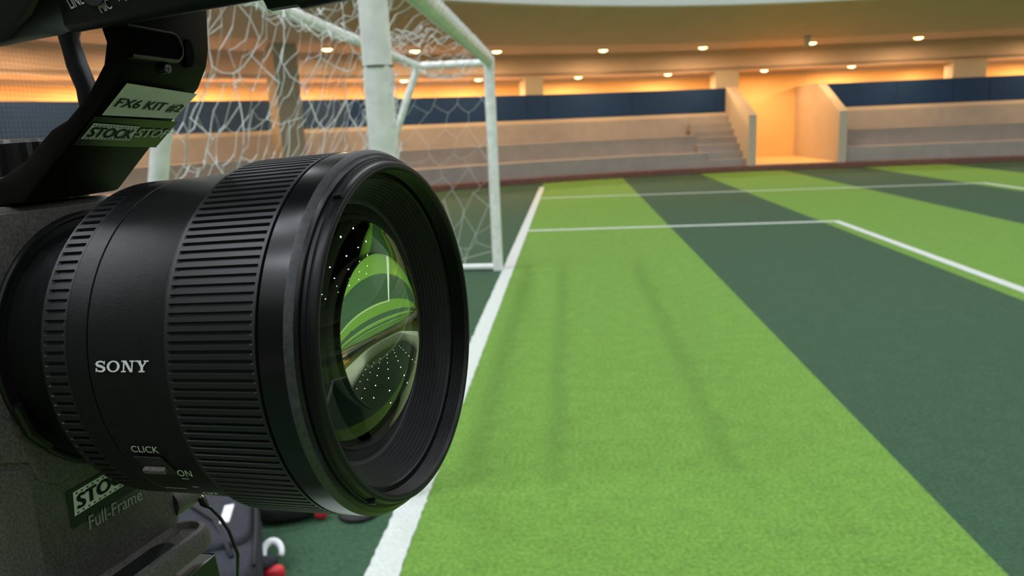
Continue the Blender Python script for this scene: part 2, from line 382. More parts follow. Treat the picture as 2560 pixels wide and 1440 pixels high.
# downlights
def ordinal(i): return ['first', 'second', 'third', 'fourth', 'fifth', 'sixth', 'seventh', 'eighth', 'ninth', 'tenth', 'eleventh', 'twelfth', 'thirteenth'][i]
lamp_trim = MB(); lamp_disc = MB()
for k in range(20):
    a, c = 2 * pi * k / 20, 2 * pi * (k + 1) / 20
    lamp_trim.hexa([(.13 * cos(a), .13 * sin(a), 0), (.13 * cos(c), .13 * sin(c), 0), (.17 * cos(c), .17 * sin(c), 0), (.17 * cos(a), .17 * sin(a), 0),
                    (.125 * cos(a), .125 * sin(a), -.03), (.125 * cos(c), .125 * sin(c), -.03), (.15 * cos(c), .15 * sin(c), -.03), (.15 * cos(a), .15 * sin(a), -.03)])
rings = []
for zz, rr in ((0.0, .128), (-.03, .12), (-.06, .085), (-.075, .035)):
    rings.append([(rr * cos(2 * pi * k / 20), rr * sin(2 * pi * k / 20), zz) for k in range(20)])
lamp_disc.loft(rings)
def lamp_row(ss, extra, rho, z, rowname, size, power):
    first = None
    for s in extra:      # added warm beams with no fixture, within and beyond the view
        area_lamp('downlight_and_fill', ring_pt(s, rho, z - 0.11), 0.22, power * (1.25 if s < -12 else 1.0), (1.0, 0.62, 0.30))
    for i, s in enumerate(ss):
        e = empty('downlight', ring_pt(s, rho, z))
        tag(e, 'warm round downlight in the %s soffit row, %s counting from the right' % (rowname, ordinal(i)), 'downlight', '%s row of warm downlights' % rowname)
        e.scale = (size, size, size)
        if first is None:
            a = lamp_trim.build('trim_ring', M['trim'], e); c = lamp_disc.build('bulb', M['lamp_on'], e, smooth=True); first = (a, c)
        else:
            for q in first:
                w = q.copy(); COL.objects.link(w); w.parent = e
        p = ring_pt(s, rho, z - 0.11); power_ = power * (0.36 if abs(s + 0.4) < .01 else 1.25 if s < -12 else 1.0)
        area_lamp('downlight_and_fill', p, 0.22, power_, (1.0, 0.62, 0.30))
lamp_row([3.05, 0.31, -2.42, -4.99, -7.72, -9.75, -11.8], [9.4, 6.9, -15.2, -17.2, -19.4], 1.15, 3.288, 'front', 1.0, 54.0)
lamp_row([2.0, -0.40, -2.78, -5.05, -7.55, -9.35], [7.4, -11.2, -13.3, -15.4, -17.6, -19.8], 3.0, 2.728, 'rear', 0.92, 125.0)
area_lamp('downlight_and_fill', ring_pt(4.2, 3.35, 2.60), 0.3, 38.0, (1.0, 0.62, 0.30))  # added warm light with no fixture, brightens this stretch of rear wall
br = MB(); p = ring_pt(-0.15, 0.0, 3.31); tdir = PU
br.hexa([p + tdir * a + PV * b_ + Vector((0, 0, z)) for z, q in ((-0.24, 0.05), (0.02, 0.07)) for a, b_ in ((-q, -q), (q, -q), (q, q), (-q, q))])
br = br.build('bracket', M['soffit'], off=p, bevel=0.01); br.location = p
tag(br, 'small stub bracket hanging from the soffit left of a front-row downlight', 'bracket')

# ------------------------------------------------------------------ fine safety net behind the goal
fn = MB(); U_N = -3.25; T = 0.0014
def pw(u, v, z): return P0 + PU * u + PV * v + Vector((0, 0, z))
v = 3.2
while v < 13.9:
    fn.tube([pw(U_N, v, 0.02), pw(U_N - 0.02, v, 4.6)], T, 3, False); v += 0.045
z = 0.03
while z < 4.6:
    fn.tube([pw(U_N, 3.2, z), pw(U_N, 13.9, z)], T, 3, False); z += 0.034
o = fn.build('safety_net', M['thread'], off=pw(U_N, 9, 0), recalc=False); o.location = pw(U_N, 9, 0)
tag(o, 'fine pale safety netting hung between the goal and the seating', 'netting', kind='stuff')

# ------------------------------------------------------------------ the goal
GB = Vector((-0.29, 5.37, 0.0))
goal = tag(empty('soccer_goal', GB), 'white tubular football goal with sagging rope net on the goal line', 'goal')
NP, FP = Vector((-0.454, 2.92, 0)), Vector((-0.135, 7.81, 0))         # posts
HT = 2.08
NT, FT = Vector((-1.16, 2.97, 2.06)), Vector((-0.83, 7.86, 2.05))      # rear top corners
NB, FB = Vector((-1.62, 3.02, 0.04)), Vector((-1.66, 7.93, 0.04))      # rear base corners
def gtube(name, pts, r, n=20, label=None):
    o = MB().tube(pts, r, n).build(name, M['goal'], goal, off=GB, auto=0.8)
    if label: o['label'] = label
    return o
Z = Vector((0, 0, 1))
def gpost(P):
    prof = []
    for k in range(28):
        a = 2 * pi * k / 28; r_ = .0545 * (abs(cos(a)) ** 3.0 + abs(sin(a)) ** 3.0) ** (-1 / 3.0) * (.93 if k % 7 in (2, 5) else 1.0) * .96
        prof.append((r_ * cos(a), r_ * sin(a)))
    return MB().loft([[P + Vector((x_, y_, z_)) for x_, y_ in prof] for z_ in (0.0, HT)]).build('post', M['goal'], goal, off=GB, auto=0.9)
po = gpost(NP); gpost(FP)
gtube('crossbar', [NP + Z * (HT - 0.01), FP + Z * (HT - 0.01)], 0.053)
gtube('rear_top_bar', [NT, FT], 0.034, 14)
gtube('roof_bar', [NP + Z * (HT - 0.02), NT], 0.034, 14); gtube('roof_bar', [FP + Z * (HT - 0.03), FT], 0.034, 14)
gtube('stanchion', [NT, NT.lerp(NB, 0.5) + Vector((-0.0, 0, 0)), NB], 0.036, 14)
gtube('stanchion', [FT, FB], 0.036, 14)
gtube('ground_bar', [NP + Z * 0.035, NB], 0.034, 14); gtube('ground_bar', [FP + Z * 0.035, FB], 0.034, 14)
gtube('rear_ground_bar', [NB, FB], 0.034, 14)
for zz in (1.675, 1.93):
    MB().tube([NP + Z * zz, NP + Z * (zz + 0.004)], 0.0585, 20).build('tape_band', M['tape'], po, off=GB)
for a in (FP + Z * HT, FT, NT):
    MB().tube([a + Z * -0.06, a + Z * 0.02], 0.058 if a.z > 2.07 else 0.04, 14).build('corner_joint', M['goal'], goal, off=GB, auto=0.8)

def netting(name, fn_, na, nb, amp, droop, rad=0.003, seed=1, zig=0.32):
    rnd = random.Random(seed); b = MB(); P = {}
    for j in range(nb + 1):
        for i in range(na + 1):
            zz = (zig if (i + j) % 2 == 0 else -zig)
            if j in (0, nb): zz = 0
            a = (i + (rnd.uniform(-.28, .28) if 0 < i < na else 0)) / na
            c = (j + zz + (rnd.uniform(-.25, .25) if 0 < j < nb else 0)) / nb
            p = fn_(a, min(1, max(0, c)))
            if 0 < i < na and 0 < j < nb: p = p + Vector((rnd.gauss(0, amp), rnd.gauss(0, amp), rnd.gauss(0, amp * .6)))
            P[i, j] = p
    def seg(p, q):
        m = (p + q) / 2 + Vector((rnd.gauss(0, .006), rnd.gauss(0, .006), -droop * rnd.uniform(.3, 1.4) * (abs(p.x - q.x) + abs(p.y - q.y)) / max(.05, (p - q).length)))
        b.tube([p, m, q], rad, 4, False)
    for j in range(nb + 1):
        for i in range(na):
            seg(P[i, j], P[i + 1, j])
    for j in range(nb):
        for i in range(na + 1):
            if (i + j) % 2 == 0: seg(P[i, j], P[i, j + 1])
    for k in P:
        if rnd.random() < .9 and 0 < k[0] < na and 0 < k[1] < nb:   # knots
            q = P[k]; b.tube([q - Z * rad * 1.8, q, q + Z * rad * 1.8], [rad * .8, rad * 2.0, rad * .8], 4)
    o = b.build(name, M['rope'], goal, off=GB, recalc=False); o['kind'] = 'stuff'; return o
def side(post, rt_, rb, bulge):
    def f(a, c):
        top = post.lerp(rt_, a) + Z * ((HT - post.z - .02) * (1 - a)); bot = post.lerp(rb, a); bot.z = 0.03
        p = bot.lerp(top, c); p += PV * bulge * sin(pi * a) * sin(pi * c) * (1.1 - c * .4); return p
    return f
netting('side_net', side(NP, NT, NB, -0.05), 12, 11, 0.015, 0.014, 0.0023, 3, 0.20)
netting('side_net', side(FP, FT, FB, 0.10), 8, 9, 0.016, 0.02, 0.0019, 4, 0.30)
def back(a, c):
    p = NB.lerp(FB, a).lerp(NT.lerp(FT, a), c); return p - PU * (0.10 * sin(pi * a) * sin(pi * c)) - Z * 0.05 * sin(pi * a) * c * (1 - c)
netting('back_net', back, 54, 11, 0.016, 0.012, 0.0017, 5, 0.2)
def roof(a, c):
    p = (NP + Z * HT).lerp(FP + Z * HT, a).lerp(NT.lerp(FT, a), c); return p - Z * (0.16 * sin(pi * c) * (0.6 + 0.4 * sin(9 * a)))
netting('roof_net', roof, 46, 5, 0.016, 0.03, 0.0020, 6)
# lacing that ties the net to the frame
lc = MB(); rnd = random.Random(11)
def lace(p, q, r, pitch_, rad=0.0024):
    d = q - p; n = int(d.length / pitch_); t = d.normalized(); a_ = t.orthogonal().normalized(); b_ = t.cross(a_); pts = []
    for i in range(n * 8 + 1):
        ph = 2 * pi * i / 8; rr = r + rnd.uniform(0.002, 0.010)
        pts.append(p + d * (i / (n * 8)) + (a_ * cos(ph) + b_ * sin(ph)) * rr + t * rnd.uniform(-.006, .006))
    lc.tube(pts, rad, 4, False)
lace(NP + Z * HT, FP + Z * HT, .053, .10); 
for k in range(46):
    zz = rnd.uniform(.85, 2.05); a_ = rnd.choice((-.35, 2.6, 3.3, .2)) + rnd.uniform(-.3, .3); pts = []
    for i in range(5):
        w_ = .053 + (.014 if i in (1, 2, 3) else .002) * rnd.uniform(.6, 1.2); aa = a_ + (i - 2) * .12
        pts.append(NP + Vector((w_ * cos(aa), w_ * sin(aa), zz + (i - 2) * rnd.uniform(.006, .02))))
    lc.tube(pts, .0024, 4, False)
lace(FP + Z * HT, FT, .034, .12)
o = lc.build('lacing', M['rope'], goal, off=GB, recalc=False); o['kind'] = 'stuff'
# bunched net tail lying at the far post foot
tl = MB()
for k in range(9):
    p = FP + Vector((-.05 - .9 * rnd.random(), rnd.uniform(-.06, .10), .02)); q = FP + Vector((-.02 - rnd.random() * .8, rnd.uniform(-.05, .05), rnd.uniform(.12, .75)))
    tl.tube([p, (p + q) / 2 + Vector((rnd.uniform(-.05, .05), 0, -.03)), q], .003, 4, False)
o = tl.build('net_skirt', M['rope'], goal, off=GB, recalc=False); o['kind'] = 'stuff'

# ------------------------------------------------------------------ lens and camera frame:  local X = optical axis (out of the lens), Y = away from us, Z = up
LC = Vector((-0.02543, 0.18140, 1.40242))
ln = Vector((0.94929, -0.30910, 0.05790)).normalized()
ll = -(ln.cross(Vector((0, 0, 1)))).normalized(); lk = ln.cross(ll).normalized()
def frame_mw(f, l, k):
    p = LC + ln * f + ll * l + lk * k
    return Matrix(((ln.x, ll.x, lk.x, p.x), (ln.y, ll.y, lk.y, p.y), (ln.z, ll.z, lk.z, p.z), (0, 0, 0, 1)))

LO = Vector((-0.035, 0, -0.0437))
lens = tag(empty('camera_lens', mw=frame_mw(*LO)), 'black camera lens with ribbed rings and white lettering, mounted on the camera', 'lens')
def LB(name, prof, m, n=160, closed=False, parent=lens, auto=0.5):
    return MB().lathe(prof, n, closed).build(name, m, parent, off=LO, auto=auto)
# smooth shell pieces
LB('front_barrel', [(-0.0112, 0.0420), (-0.0112, 0.0433), (-0.0109, 0.0436), (-0.0052, 0.0436), (-0.0051, 0.04350), (-0.0036, 0.04255), (-0.0033, 0.0420), (-0.0031, 0.0416), (-0.0031, 0.0405)], M['lens_gloss'])
LB('chamfer_ring', [(-0.0052, 0.04360), (-0.0050, 0.04358), (-0.0036, 0.04268), (-0.0036, 0.0425)], M['chamfer'])  # paler grey than the barrel, stands in for the chamfer's highlight
thread = []
f = -0.0006
while f > -0.0042:
    thread += [(f, 0.03865), (f - 0.00028, 0.03835)]; f -= 0.00056
M['filter'] = mat('satin_black_thread', (0.006, 0.006, 0.0066, 1), 0.36, spec=0.25, noise=0.1, scale=200)
fr = LB('filter_ring', [(-0.0033, 0.0400), (-0.0031, 0.0411), (-0.0028, 0.0413), (-0.0019, 0.0413), (-0.0018, 0.0408), (-0.0016, 0.0406), (-0.0005, 0.0405), (-0.00015, 0.0403), (0.0, 0.0399), (0.0, 0.0393), (-0.0001, 0.0389)] + thread + [(-0.0045, 0.0385), (-0.0046, 0.0372), (-0.0050, 0.0369)], M['filter'])
ribs = []
for i in range(9):
    f0 = -0.0050 - i * 0.00082; r0 = 0.0369 - i * 0.00050
    ribs += [(f0, r0), (f0 - 0.00052, r0 - 0.00005), (f0 - 0.00056, r0 - 0.0005), (f0 - 0.00082, r0 - 0.0005)]
LB('baffle', ribs + [(-0.0126, 0.0320), (-0.0127, 0.0312), (-0.0150, 0.0306), (-0.030, 0.0300), (-0.030, 0.0)], M['inner'])
LB('rim_highlight', [(0.00003, 0.03930), (0.00006, 0.03938), (0.00003, 0.03946)], M['chamfer'], parent=fr)  # thin pale line for the worn rim edge and its highlight
# hood notches
for a in (58, -52):
    a = radians(a); b = MB(); d = Vector((0, -cos(a), sin(a))); t = Vector((0, sin(a), cos(a)))
    c = d * 0.0407 + Vector((-0.0012, 0, 0))
    b.hexa([c + Vector((x, 0, 0)) + d * r + t * q for r in (-.0006, .0008) for x, q in ((-.0011, -.0006), (.0008, -.0003), (.0008, .0005), (-.0011, .0003))])
    b.build('hood_notch', M['rubber'], fr, off=LO)
# ribbed rings: real ridges
def ribbed(name, f0, f1, R, nr, depth, m, edge):
    b = MB(); duty = 0.62; ang = []
    for i in range(nr):
        a = 2 * pi * i / nr; w = 2 * pi / nr
        ang += [(a, 0), (a + w * 0.10, 1), (a + w * duty, 1), (a + w * (duty + 0.10), 0)]
    rows = [(f0, 0), (f0 + edge, 0), (f0 + edge + 0.0005, 1), (f1 - edge - 0.0005, 1), (f1 - edge, 0), (f1, 0)]
    rings = []
    for ff, k in rows:
        ring = []
        for a, hi in ang:
            rr = R - (depth * (1 - hi) if k else 0.0)
            if k == 0: rr = R - depth * 0.1
            ring.append(Vector((ff, -rr * cos(a), rr * sin(a))))
        rings.append(ring)
    n = len(ang)
    inner0 = [Vector((f0, -(R - .003) * cos(a), (R - .003) * sin(a))) for a, _ in ang]
    inner1 = [Vector((f1, -(R - .003) * cos(a), (R - .003) * sin(a))) for a, _ in ang]
    b.loft([inner0] + rings + [inner1], True, False)
    return b.build(name, m, lens, off=LO, auto=0.35)
ribbed('focus_ring', -0.0333, -0.0116, 0.0437, 144, 0.00075, M['rubber'], 0.0007)
LB('seam_ring', [(-0.0338, 0.041), (-0.0338, 0.0422), (-0.0333, 0.0424)], M['inner'])
LB('barrel', [(-0.0562, 0.0400), (-0.0562, 0.0407), (-0.0560, 0.0410), (-0.0364, 0.0414), (-0.0360, 0.0416), (-0.0352, 0.0424), (-0.0338, 0.0426), (-0.0337, 0.0410)], M['lens'])
LB('rear_collar', [(-0.0622, 0.0395), (-0.0622, 0.0408), (-0.0620, 0.0410), (-0.0566, 0.0410), (-0.0565, 0.0408), (-0.0564, 0.0400)], M['lens'])
ribbed('aperture_ring', -0.0692, -0.0622, 0.0410, 112, 0.0008, M['rubber'], 0.0006)
LB('mount_barrel', [(-0.0692, 0.0404), (-0.0700, 0.0404), (-0.0704, 0.0398), (-0.0706, 0.0350), (-0.0760, 0.0345), (-0.0800, 0.0325), (-0.0857, 0.0322), (-0.0857, 0.0)], M['lens'])
# front glass and the coated element that mirrors the hall
dome = []
RC = 0.0560; EDGE_F = -0.0124; ER = 0.0313; sag = RC - sqrt(RC * RC - ER * ER)
for i in range(25):
    r = ER * (1 - i / 24); dome.append((EDGE_F + sag - (RC - sqrt(RC * RC - r * r)), max(r, 1e-5)))
LB('front_glass', dome, M['glass'], 128, auto=3.0)
inner = []
IC, IR, IF = 0.054, 0.0258, -0.0165
isag = IC - sqrt(IC * IC - IR * IR)
for i in range(25):
    r = IR * (1 - i / 24); inner.append((IF - isag + (IC - sqrt(IC * IC - r * r)), max(r, 1e-5)))
LB('inner_element', inner, M['coat'], 128, auto=3.0)
LB('element_ring', [(IF + 0.0004, IR), (IF + 0.0004, IR + 0.0012), (IF - 0.001, IR + 0.0014), (IF - 0.001, 0.031)], M['inner'])

# lettering on the barrel: (f, angle above the near side)
def on_cyl(fv, deg, R): a = radians(deg); return Vector((fv, -R * cos(a), R * sin(a)))
def cyl_text(name, txt, f0, f1, a0, a1, R, m, slant=0.0, geo=None, skew=0.0):
    vs, fs = geo or text_geo(txt); b = MB()
    b.add([on_cyl(f0 + (f1 - f0) * x + slant * y, a0 + (a1 - a0) * y + skew * x, R) for x, y in vs], fs)
    return b.build(name, m, lens, off=LO, recalc=False)
def slab_sony():
    q = []; fs = []
    def quad(*p):
        b = len(q); q.extend(p); fs.append(tuple(range(b, b + len(p))))
    def stroke(pts, ws):
        n = len(pts); Lp = []; Rp = []
        for i, (x, y) in enumerate(pts):
            a = pts[max(0, i - 1)]; c = pts[min(n - 1, i + 1)]; dx, dy = c[0] - a[0], c[1] - a[1]; d = math.hypot(dx, dy) or 1
            w = ws[i] / 2; Lp.append((x - dy / d * w, y + dx / d * w)); Rp.append((x + dy / d * w, y - dx / d * w))
        for i in range(n - 1): quad(Lp[i], Lp[i + 1], Rp[i + 1], Rp[i])
    # S
    sp = [(.84, .66), (.80, .80), (.62, .92), (.40, .925), (.20, .84), (.15, .71), (.24, .60), (.45, .53), (.65, .46), (.83, .36), (.85, .22), (.74, .10), (.52, .07), (.30, .10), (.16, .22), (.13, .36)]
    stroke(sp, [.08, .10, .14, .14, .18, .22, .22, .22, .22, .22, .22, .18, .14, .14, .10, .08])
    quad((.78, .66), (.88, .66), (.88, .97), (.80, .97)); quad((.10, .03), (.18, .03), (.20, .36), (.10, .36))
    # O
    ox = 1.62
    for i in range(28):
        a, c = 2 * pi * i / 28, 2 * pi * (i + 1) / 28
        f1 = lambda t: (ox + .56 * cos(t), .5 + .5 * sin(t)); f2 = lambda t: (ox + .34 * cos(t), .5 + .385 * sin(t))
        quad(f1(a), f1(c), f2(c), f2(a))
    # N
    nx = 2.36
    quad((nx + .10, .0), (nx + .22, .0), (nx + .22, 1.0), (nx + .10, 1.0)); quad((nx + .80, 0), (nx + .92, 0), (nx + .92, 1), (nx + .80, 1))
    quad((nx + .08, 1.0), (nx + .36, 1.0), (nx + .92, 0.0), (nx + .72, 0.0))
    quad((nx - .05, .89), (nx + .3, .89), (nx + .3, 1.0), (nx - .05, 1.0)); quad((nx - .05, 0), (nx + .37, 0), (nx + .37, .11), (nx - .05, .11)); quad((nx + .65, .89), (nx + 1.07, .89), (nx + 1.07, 1), (nx + .65, 1))
    # Y
    yx = 3.55
    quad((yx + .06, 1), (yx + .34, 1), (yx + .62, .45), (yx + .40, .45)); quad((yx + .80, 1), (yx + .95, 1), (yx + .62, .42), (yx + .50, .42))
    quad((yx + .40, 0), (yx + .62, 0), (yx + .62, .5), (yx + .40, .5)); quad((yx + .25, 0), (yx + .77, 0), (yx + .77, .11), (yx + .25, .11))
    quad((yx - .06, .89), (yx + .42, .89), (yx + .42, 1), (yx - .06, 1)); quad((yx + .64, .89), (yx + 1.06, .89), (yx + 1.06, 1), (yx + .64, 1))
    W = yx + 1.06
    return [((x - .1) / (W - .1), y) for x, y in q], fs
RT = 0.04155
cyl_text('lettering', '', -0.0539, -0.0399, 3.75, 7.2, RT, M['ink'], geo=slab_sony(), slant=0.0005)
cyl_text('lettering', 'CLICK', -0.0521, -0.0446, -24.0, -21.3, RT, M['ink'], slant=0.0006)
cyl_text('lettering', 'ON', -0.0443, -0.0404, -35.2, -31.6, RT + 0.0002, M['ink'], slant=0.0010)
cyl_text('lettering', 'OFF', -0.0452, -0.0408, -50.4, -47.6, RT + 0.0002, M['ink'], slant=0.0010)
bar = ([(0, 0), (1, 0), (1, 1), (0, 1)], [(0, 1, 2, 3)])
cyl_text('mark', '', -0.0442, -0.0422, -37.0, -36.6, RT + .0002, M['ink'], geo=bar)
cyl_text('mark', '', -0.0538, -0.0478, -46.1, -45.7, RT, M['ink'], geo=bar)
cyl_text('mark', '', -0.0443, -0.0426, -43.0, -42.6, RT + .0002, M['ink'], geo=bar)
# aperture-scale marks on the upper side
for i, a in enumerate((100, 106, 112, 118, 124, 130, 136)):
    cyl_text('mark', '', -0.0598, -0.0588, a, a + 0.7, RT, M['ink'], geo=bar)
    if i % 2 == 0: cyl_text('lettering', ['2', '', '4', '', '8', '', '16'][i], -0.0618, -0.0602, a - 1.4, a + 1.4, 0.0412, M['ink_dim'])
cyl_text('lettering', 'A', -0.046, -0.0425, 104, 108, RT + .0002, M['ink']); cyl_text('lettering', 'ft m', -0.0415, -0.0375, 100, 104, RT + .0006, M['ink'])
# click switch: recess with a slider
b = MB(); b.add([on_cyl(f_, a_, 0.04145 + d) for d in (0, .0003) for f_, a_ in ((-.0525, -26), (-.0450, -26), (-.0438, -34.5), (-.0515, -34.5))], [(3, 2, 1, 0), (4, 5, 6, 7), (0, 1, 5, 4), (1, 2, 6, 5), (2, 3, 7, 6), (3, 0, 4, 7)])
sw = b.build('click_switch', M['inner'], lens, off=LO)
b = MB(); b.add([on_cyl(f_, a_, R_) for R_, e in ((.0416, 0.0), (.0429, 0.25)) for f_, a_ in ((-.0515, -30.2 - e), (-.0454, -30.2 - e), (-.0458, -32.6 + e), (-.0518, -32.6 + e))], [(3, 2, 1, 0), (4, 5, 6, 7), (0, 1, 5, 4), (1, 2, 6, 5), (2, 3, 7, 6), (3, 0, 4, 7)])
b.build('slider', M['body'], sw, off=LO, bevel=0.0003)

# ------------------------------------------------------------------ the camera body
CO = Vector((-0.165, -0.035, -0.075))
camera = tag(empty('cinema_camera', mw=frame_mw(*CO)), 'grey and black cinema camera with labelled handle arm, behind the lens', 'camera')
def CB(mb, name, m, parent=camera, **k): return mb.build(name, m, parent, off=CO, **k)
FF, BL0, BL1, BK0, BK1 = -0.0925, -0.095, 0.0148, -0.066, 0.0385
b = MB(); hole = []
b.box((-0.245, BL0, BK0), (FF, BL1, BK1)); CB(b, 'body', M['body'], bevel=0.004, seg=3, auto=0.6)
# raised black mount collar around the lens, with the round rim line
CB(MB().lathe([(FF - 0.0005, 0.0352), (FF + 0.0012, 0.0350), (FF + 0.0016, 0.0345), (FF + 0.0016, 0.0338), (FF + 0.0008, 0.0332), (FF + 0.0008, 0.0315), (FF + 0.006, 0.0312), (FF + 0.0065, 0.0290), (FF + 0.0065, 0.0)], 120), 'mount_ring', M['body_black'], auto=0.5)
# black upper front panel following the body shoulder
b = MB(); pts = []
for a in range(0, 181, 6): pts.append((0.047 * cos(radians(a)) * 1.0 - 0.018, 0.0))
poly = [(-0.094, 0.037), (-0.094, -0.021), (-0.040, -0.0205), (-0.0315, -0.024), (-0.030, -0.0295), (-0.0260, -0.0325), (-0.006, -0.0335), (0.0143, -0.0335), (0.0143, 0.037)]
b.loft([[Vector((FF - 0.0003, l_, k_)) for l_, k_ in poly], [Vector((FF + 0.0006, l_, k_)) for l_, k_ in poly]])
CB(b, 'upper_front_panel', M['body'], bevel=0.0004)
# lower left panel with its seam
b = MB(); poly = [(-0.094, -0.0225), (-0.0405, -0.0222), (-0.0335, -0.0250), (-0.0322, -0.030), (-0.0342, -0.0645), (-0.094, -0.0645)]
b.loft([[Vector((FF - 0.0003, l_, k_)) for l_, k_ in poly], [Vector((FF + 0.0008, l_, k_)) for l_, k_ in poly]])
CB(b, 'lower_front_panel', M['body'], bevel=0.0005)
# small lens-release lever at the lower left of the mount
b = MB().tube([Vector((FF + .003, -0.0335, -0.0085)), Vector((FF + .003, -0.0315, -0.0160)), Vector((FF + .002, -0.0265, -0.0215))], 0.0014, 10); CB(b, 'release_lever', M['body_black'], auto=0.6)
# sticker + printing on the front face
XF = FF + 0.00025
def face(l_, k_, d=0.0): return Vector((XF + d, l_, k_))
b = MB(); b.add([face(-.0239, -.0462), face(.0110, -.0452), face(.0110, -.0355), face(-.0234, -.0360)], [(0, 1, 2, 3)])
stk = CB(b, 'sticker', M['sticker'], recalc=False); stk['label'] = 'dark clear film sticker under the lens'
b = MB(); b.add([face(-.0224, -.0432, .0001), face(.0002, -.0424, .0001), face(.0004, -.0362, .0001), face(-.0215, -.0369, .0001)], [(0, 1, 2, 3)])
CB(b, 'print', M['label'], stk, recalc=False)
def face_text(txt, c00, c10, c11, c01, m, name='lettering', parent=camera, d=0.0002, geo=None, shear=0.0):
    vs, fs = geo or text_geo(txt, shear); b = MB()
    b.add([bilin(face(*c00, d), face(*c10, d), face(*c11, d), face(*c01, d), x, y) for x, y in vs], fs); return CB(b, name, m, parent, recalc=False)
def bold(txt, k=0.035):
    vs, fs = text_geo(txt); n = len(vs); V = []; F = []
    for dx, dy in ((0, 0), (k * .5, 0), (k, 0), (k * .5, k * 1.5)):
        b0 = len(V); V += [(x * (1 - k) + dx, y * (1 - 1.5 * k) + dy) for x, y in vs]; F += [tuple(b0 + i for i in q) for q in fs]
    return V, F
face_text('STOCK', (-.0214, -.0419), (-.0008, -.0411), (-.0006, -.0374), (-.0208, -.0380), M['marker'], parent=stk, geo=bold('STOCK'))
for row, kk in ((0, 0.085), (1, 0.90)):
    b = MB()
    for i in range(12):
        x0 = 0.03 + i / 12.4
        p = [bilin(face(-.0224, -.0432, .0002), face(.0002, -.0424, .0002), face(.0004, -.0362, .0002), face(-.0215, -.0369, .0002), x0 + .018 + .018 * cos(t * pi / 3), kk + .035 * sin(t * pi / 3)) for t in range(6)]
        b.add(p, [tuple(range(6))])
    CB(b, 'sprocket_marks', M['marker'], stk, recalc=False)
face_text('Full-Frame', (-.0190, -.0489), (-.0002, -.0494), (-.0000, -.0459), (-.0186, -.0452), M['ink_dim'])
# front foot: rounded tray along the bottom front edge
def stadium(l0, l1, f0, f1, k_, n=10, grow=0.0):
    r = (f1 - f0) / 2; c = (f0 + f1) / 2; pts = []
    for i in range(n + 1):
        a = -pi / 2 + pi * i / n; pts.append(Vector((c + (r + grow) * sin(a), l1 - r + (r + grow) * cos(a), k_)))
    pts += [Vector((c + r + grow, l0, k_)), Vector((c - r - grow, l0, k_))]
    return pts
FT0, FT1 = -0.0935, -0.0790
b = MB()
b.loft([stadium(-.085, .0140, FT0, FT1, kk, grow=g_) for kk, g_ in ((-.0698, -.003), (-.0692, -.0012), (-.0680, 0), (-.0645, 0), (-.0625, -.0010), (-.0622, -.0022), (-.0622, -.0026), (-.0640, -.0034))])
ft = CB(b, 'front_foot', M['body'], auto=0.7)
b = MB(); b.loft([stadium(-.084, .0045, FT0, FT1, -.0642, grow=-.0036), stadium(-.084, .0045, FT0, FT1, -.0634, grow=-.0036)]); CB(b, 'foot_inlay', M['body_black'], ft, auto=0.6)
# underside plate linking body and foot
b = MB(); b.box((-0.235, -0.085, -0.0748), (-0.0950, 0.010, -0.0655)); CB(b, 'base', M['body_black'], bevel=0.002)
# round knob and brass connector tip on the far lower side
b = MB().tube([Vector((-.0965, .0120, -.0575)), Vector((-.0965, .0225, -.0575)), Vector((-.0965, .0245, -.0575))], [.0052, .0052, .0042], 20); CB(b, 'side_knob', M['body'], auto=0.6)
b = MB().tube([Vector((-.0935, .0222, -.0570)), Vector((-.0928, .0222, -.0583)), Vector((-.0922, .0222, -.0592)), Vector((-.0915, .0222, -.0604))], [.0006, .0009, .0006, .0009], 12); CB(b, 'connector_pin', M['brass'], auto=0.6)['label'] = 'small brass connector tip'
b = MB().tube([Vector((-.0918, .0222, -.0600)), Vector((-.0912, .0222, -.0618)), Vector((-.0900, .0222, -.0630))], [.0012, .0014, .0007], 12); CB(b, 'connector_sleeve', M['cable'], auto=0.6)
b = MB().tube([Vector((-.0905, .0222, -.0628)), Vector((-.0888, .0222, -.0634)), Vector((-.0862, .0222, -.0661)), Vector((-.0834, .0222, -.0708)), Vector((-.0815, .0222, -.0790)), Vector((-.084, .0222, -.092))], .00055, 8); CB(b, 'thin_cable', M['cable'], smooth=True)

# handle arm: sheared prism from the body top up and over the lens
near_f = [(-.0500, .086), (-.0488, .0705), (-.0517, .0666), (-.0605, .0590), (-.0715, .0515), (-.0827, .0438), (-.0895, .0388)]
near_b = [(-.0585, .086), (-.0557, .0726), (-.0575, .0682), (-.0638, .0620), (-.0711, .0573), (-.0763, .0556), (-.0864, .0492), (-.0951, .0458), (-.120, .0430), (-.120, .0385)]
ring0 = [(f_, -.0200, k_) for f_, k_ in near_f] + [(f_, -.0200, k_) for f_, k_ in near_b[::-1]]
far_f = [(-.0500, .089), (-.0525, .0730), (-.0540, .0688), (-.0577, .0636), (-.0670, .0568), (-.0783, .0487), (-.0903, .0394)]
far_b = [(-.0600, .089), (-.0590, .0746), (-.0605, .0702), (-.0668, .0640), (-.0741, .0593), (-.0793, .0566), (-.0894, .0502), (-.0981, .0468), (-.120, .0440), (-.120, .0385)]
ring1 = [(f_, .0115, k_) for f_, k_ in far_f] + [(f_, .0115, k_) for f_, k_ in far_b[::-1]]
b = MB(); b.loft([[Vector(p) for p in ring0], [Vector(p) for p in ring1]])
arm = CB(b, 'handle_arm', M['arm'], bevel=0.0012, seg=2, auto=0.7)
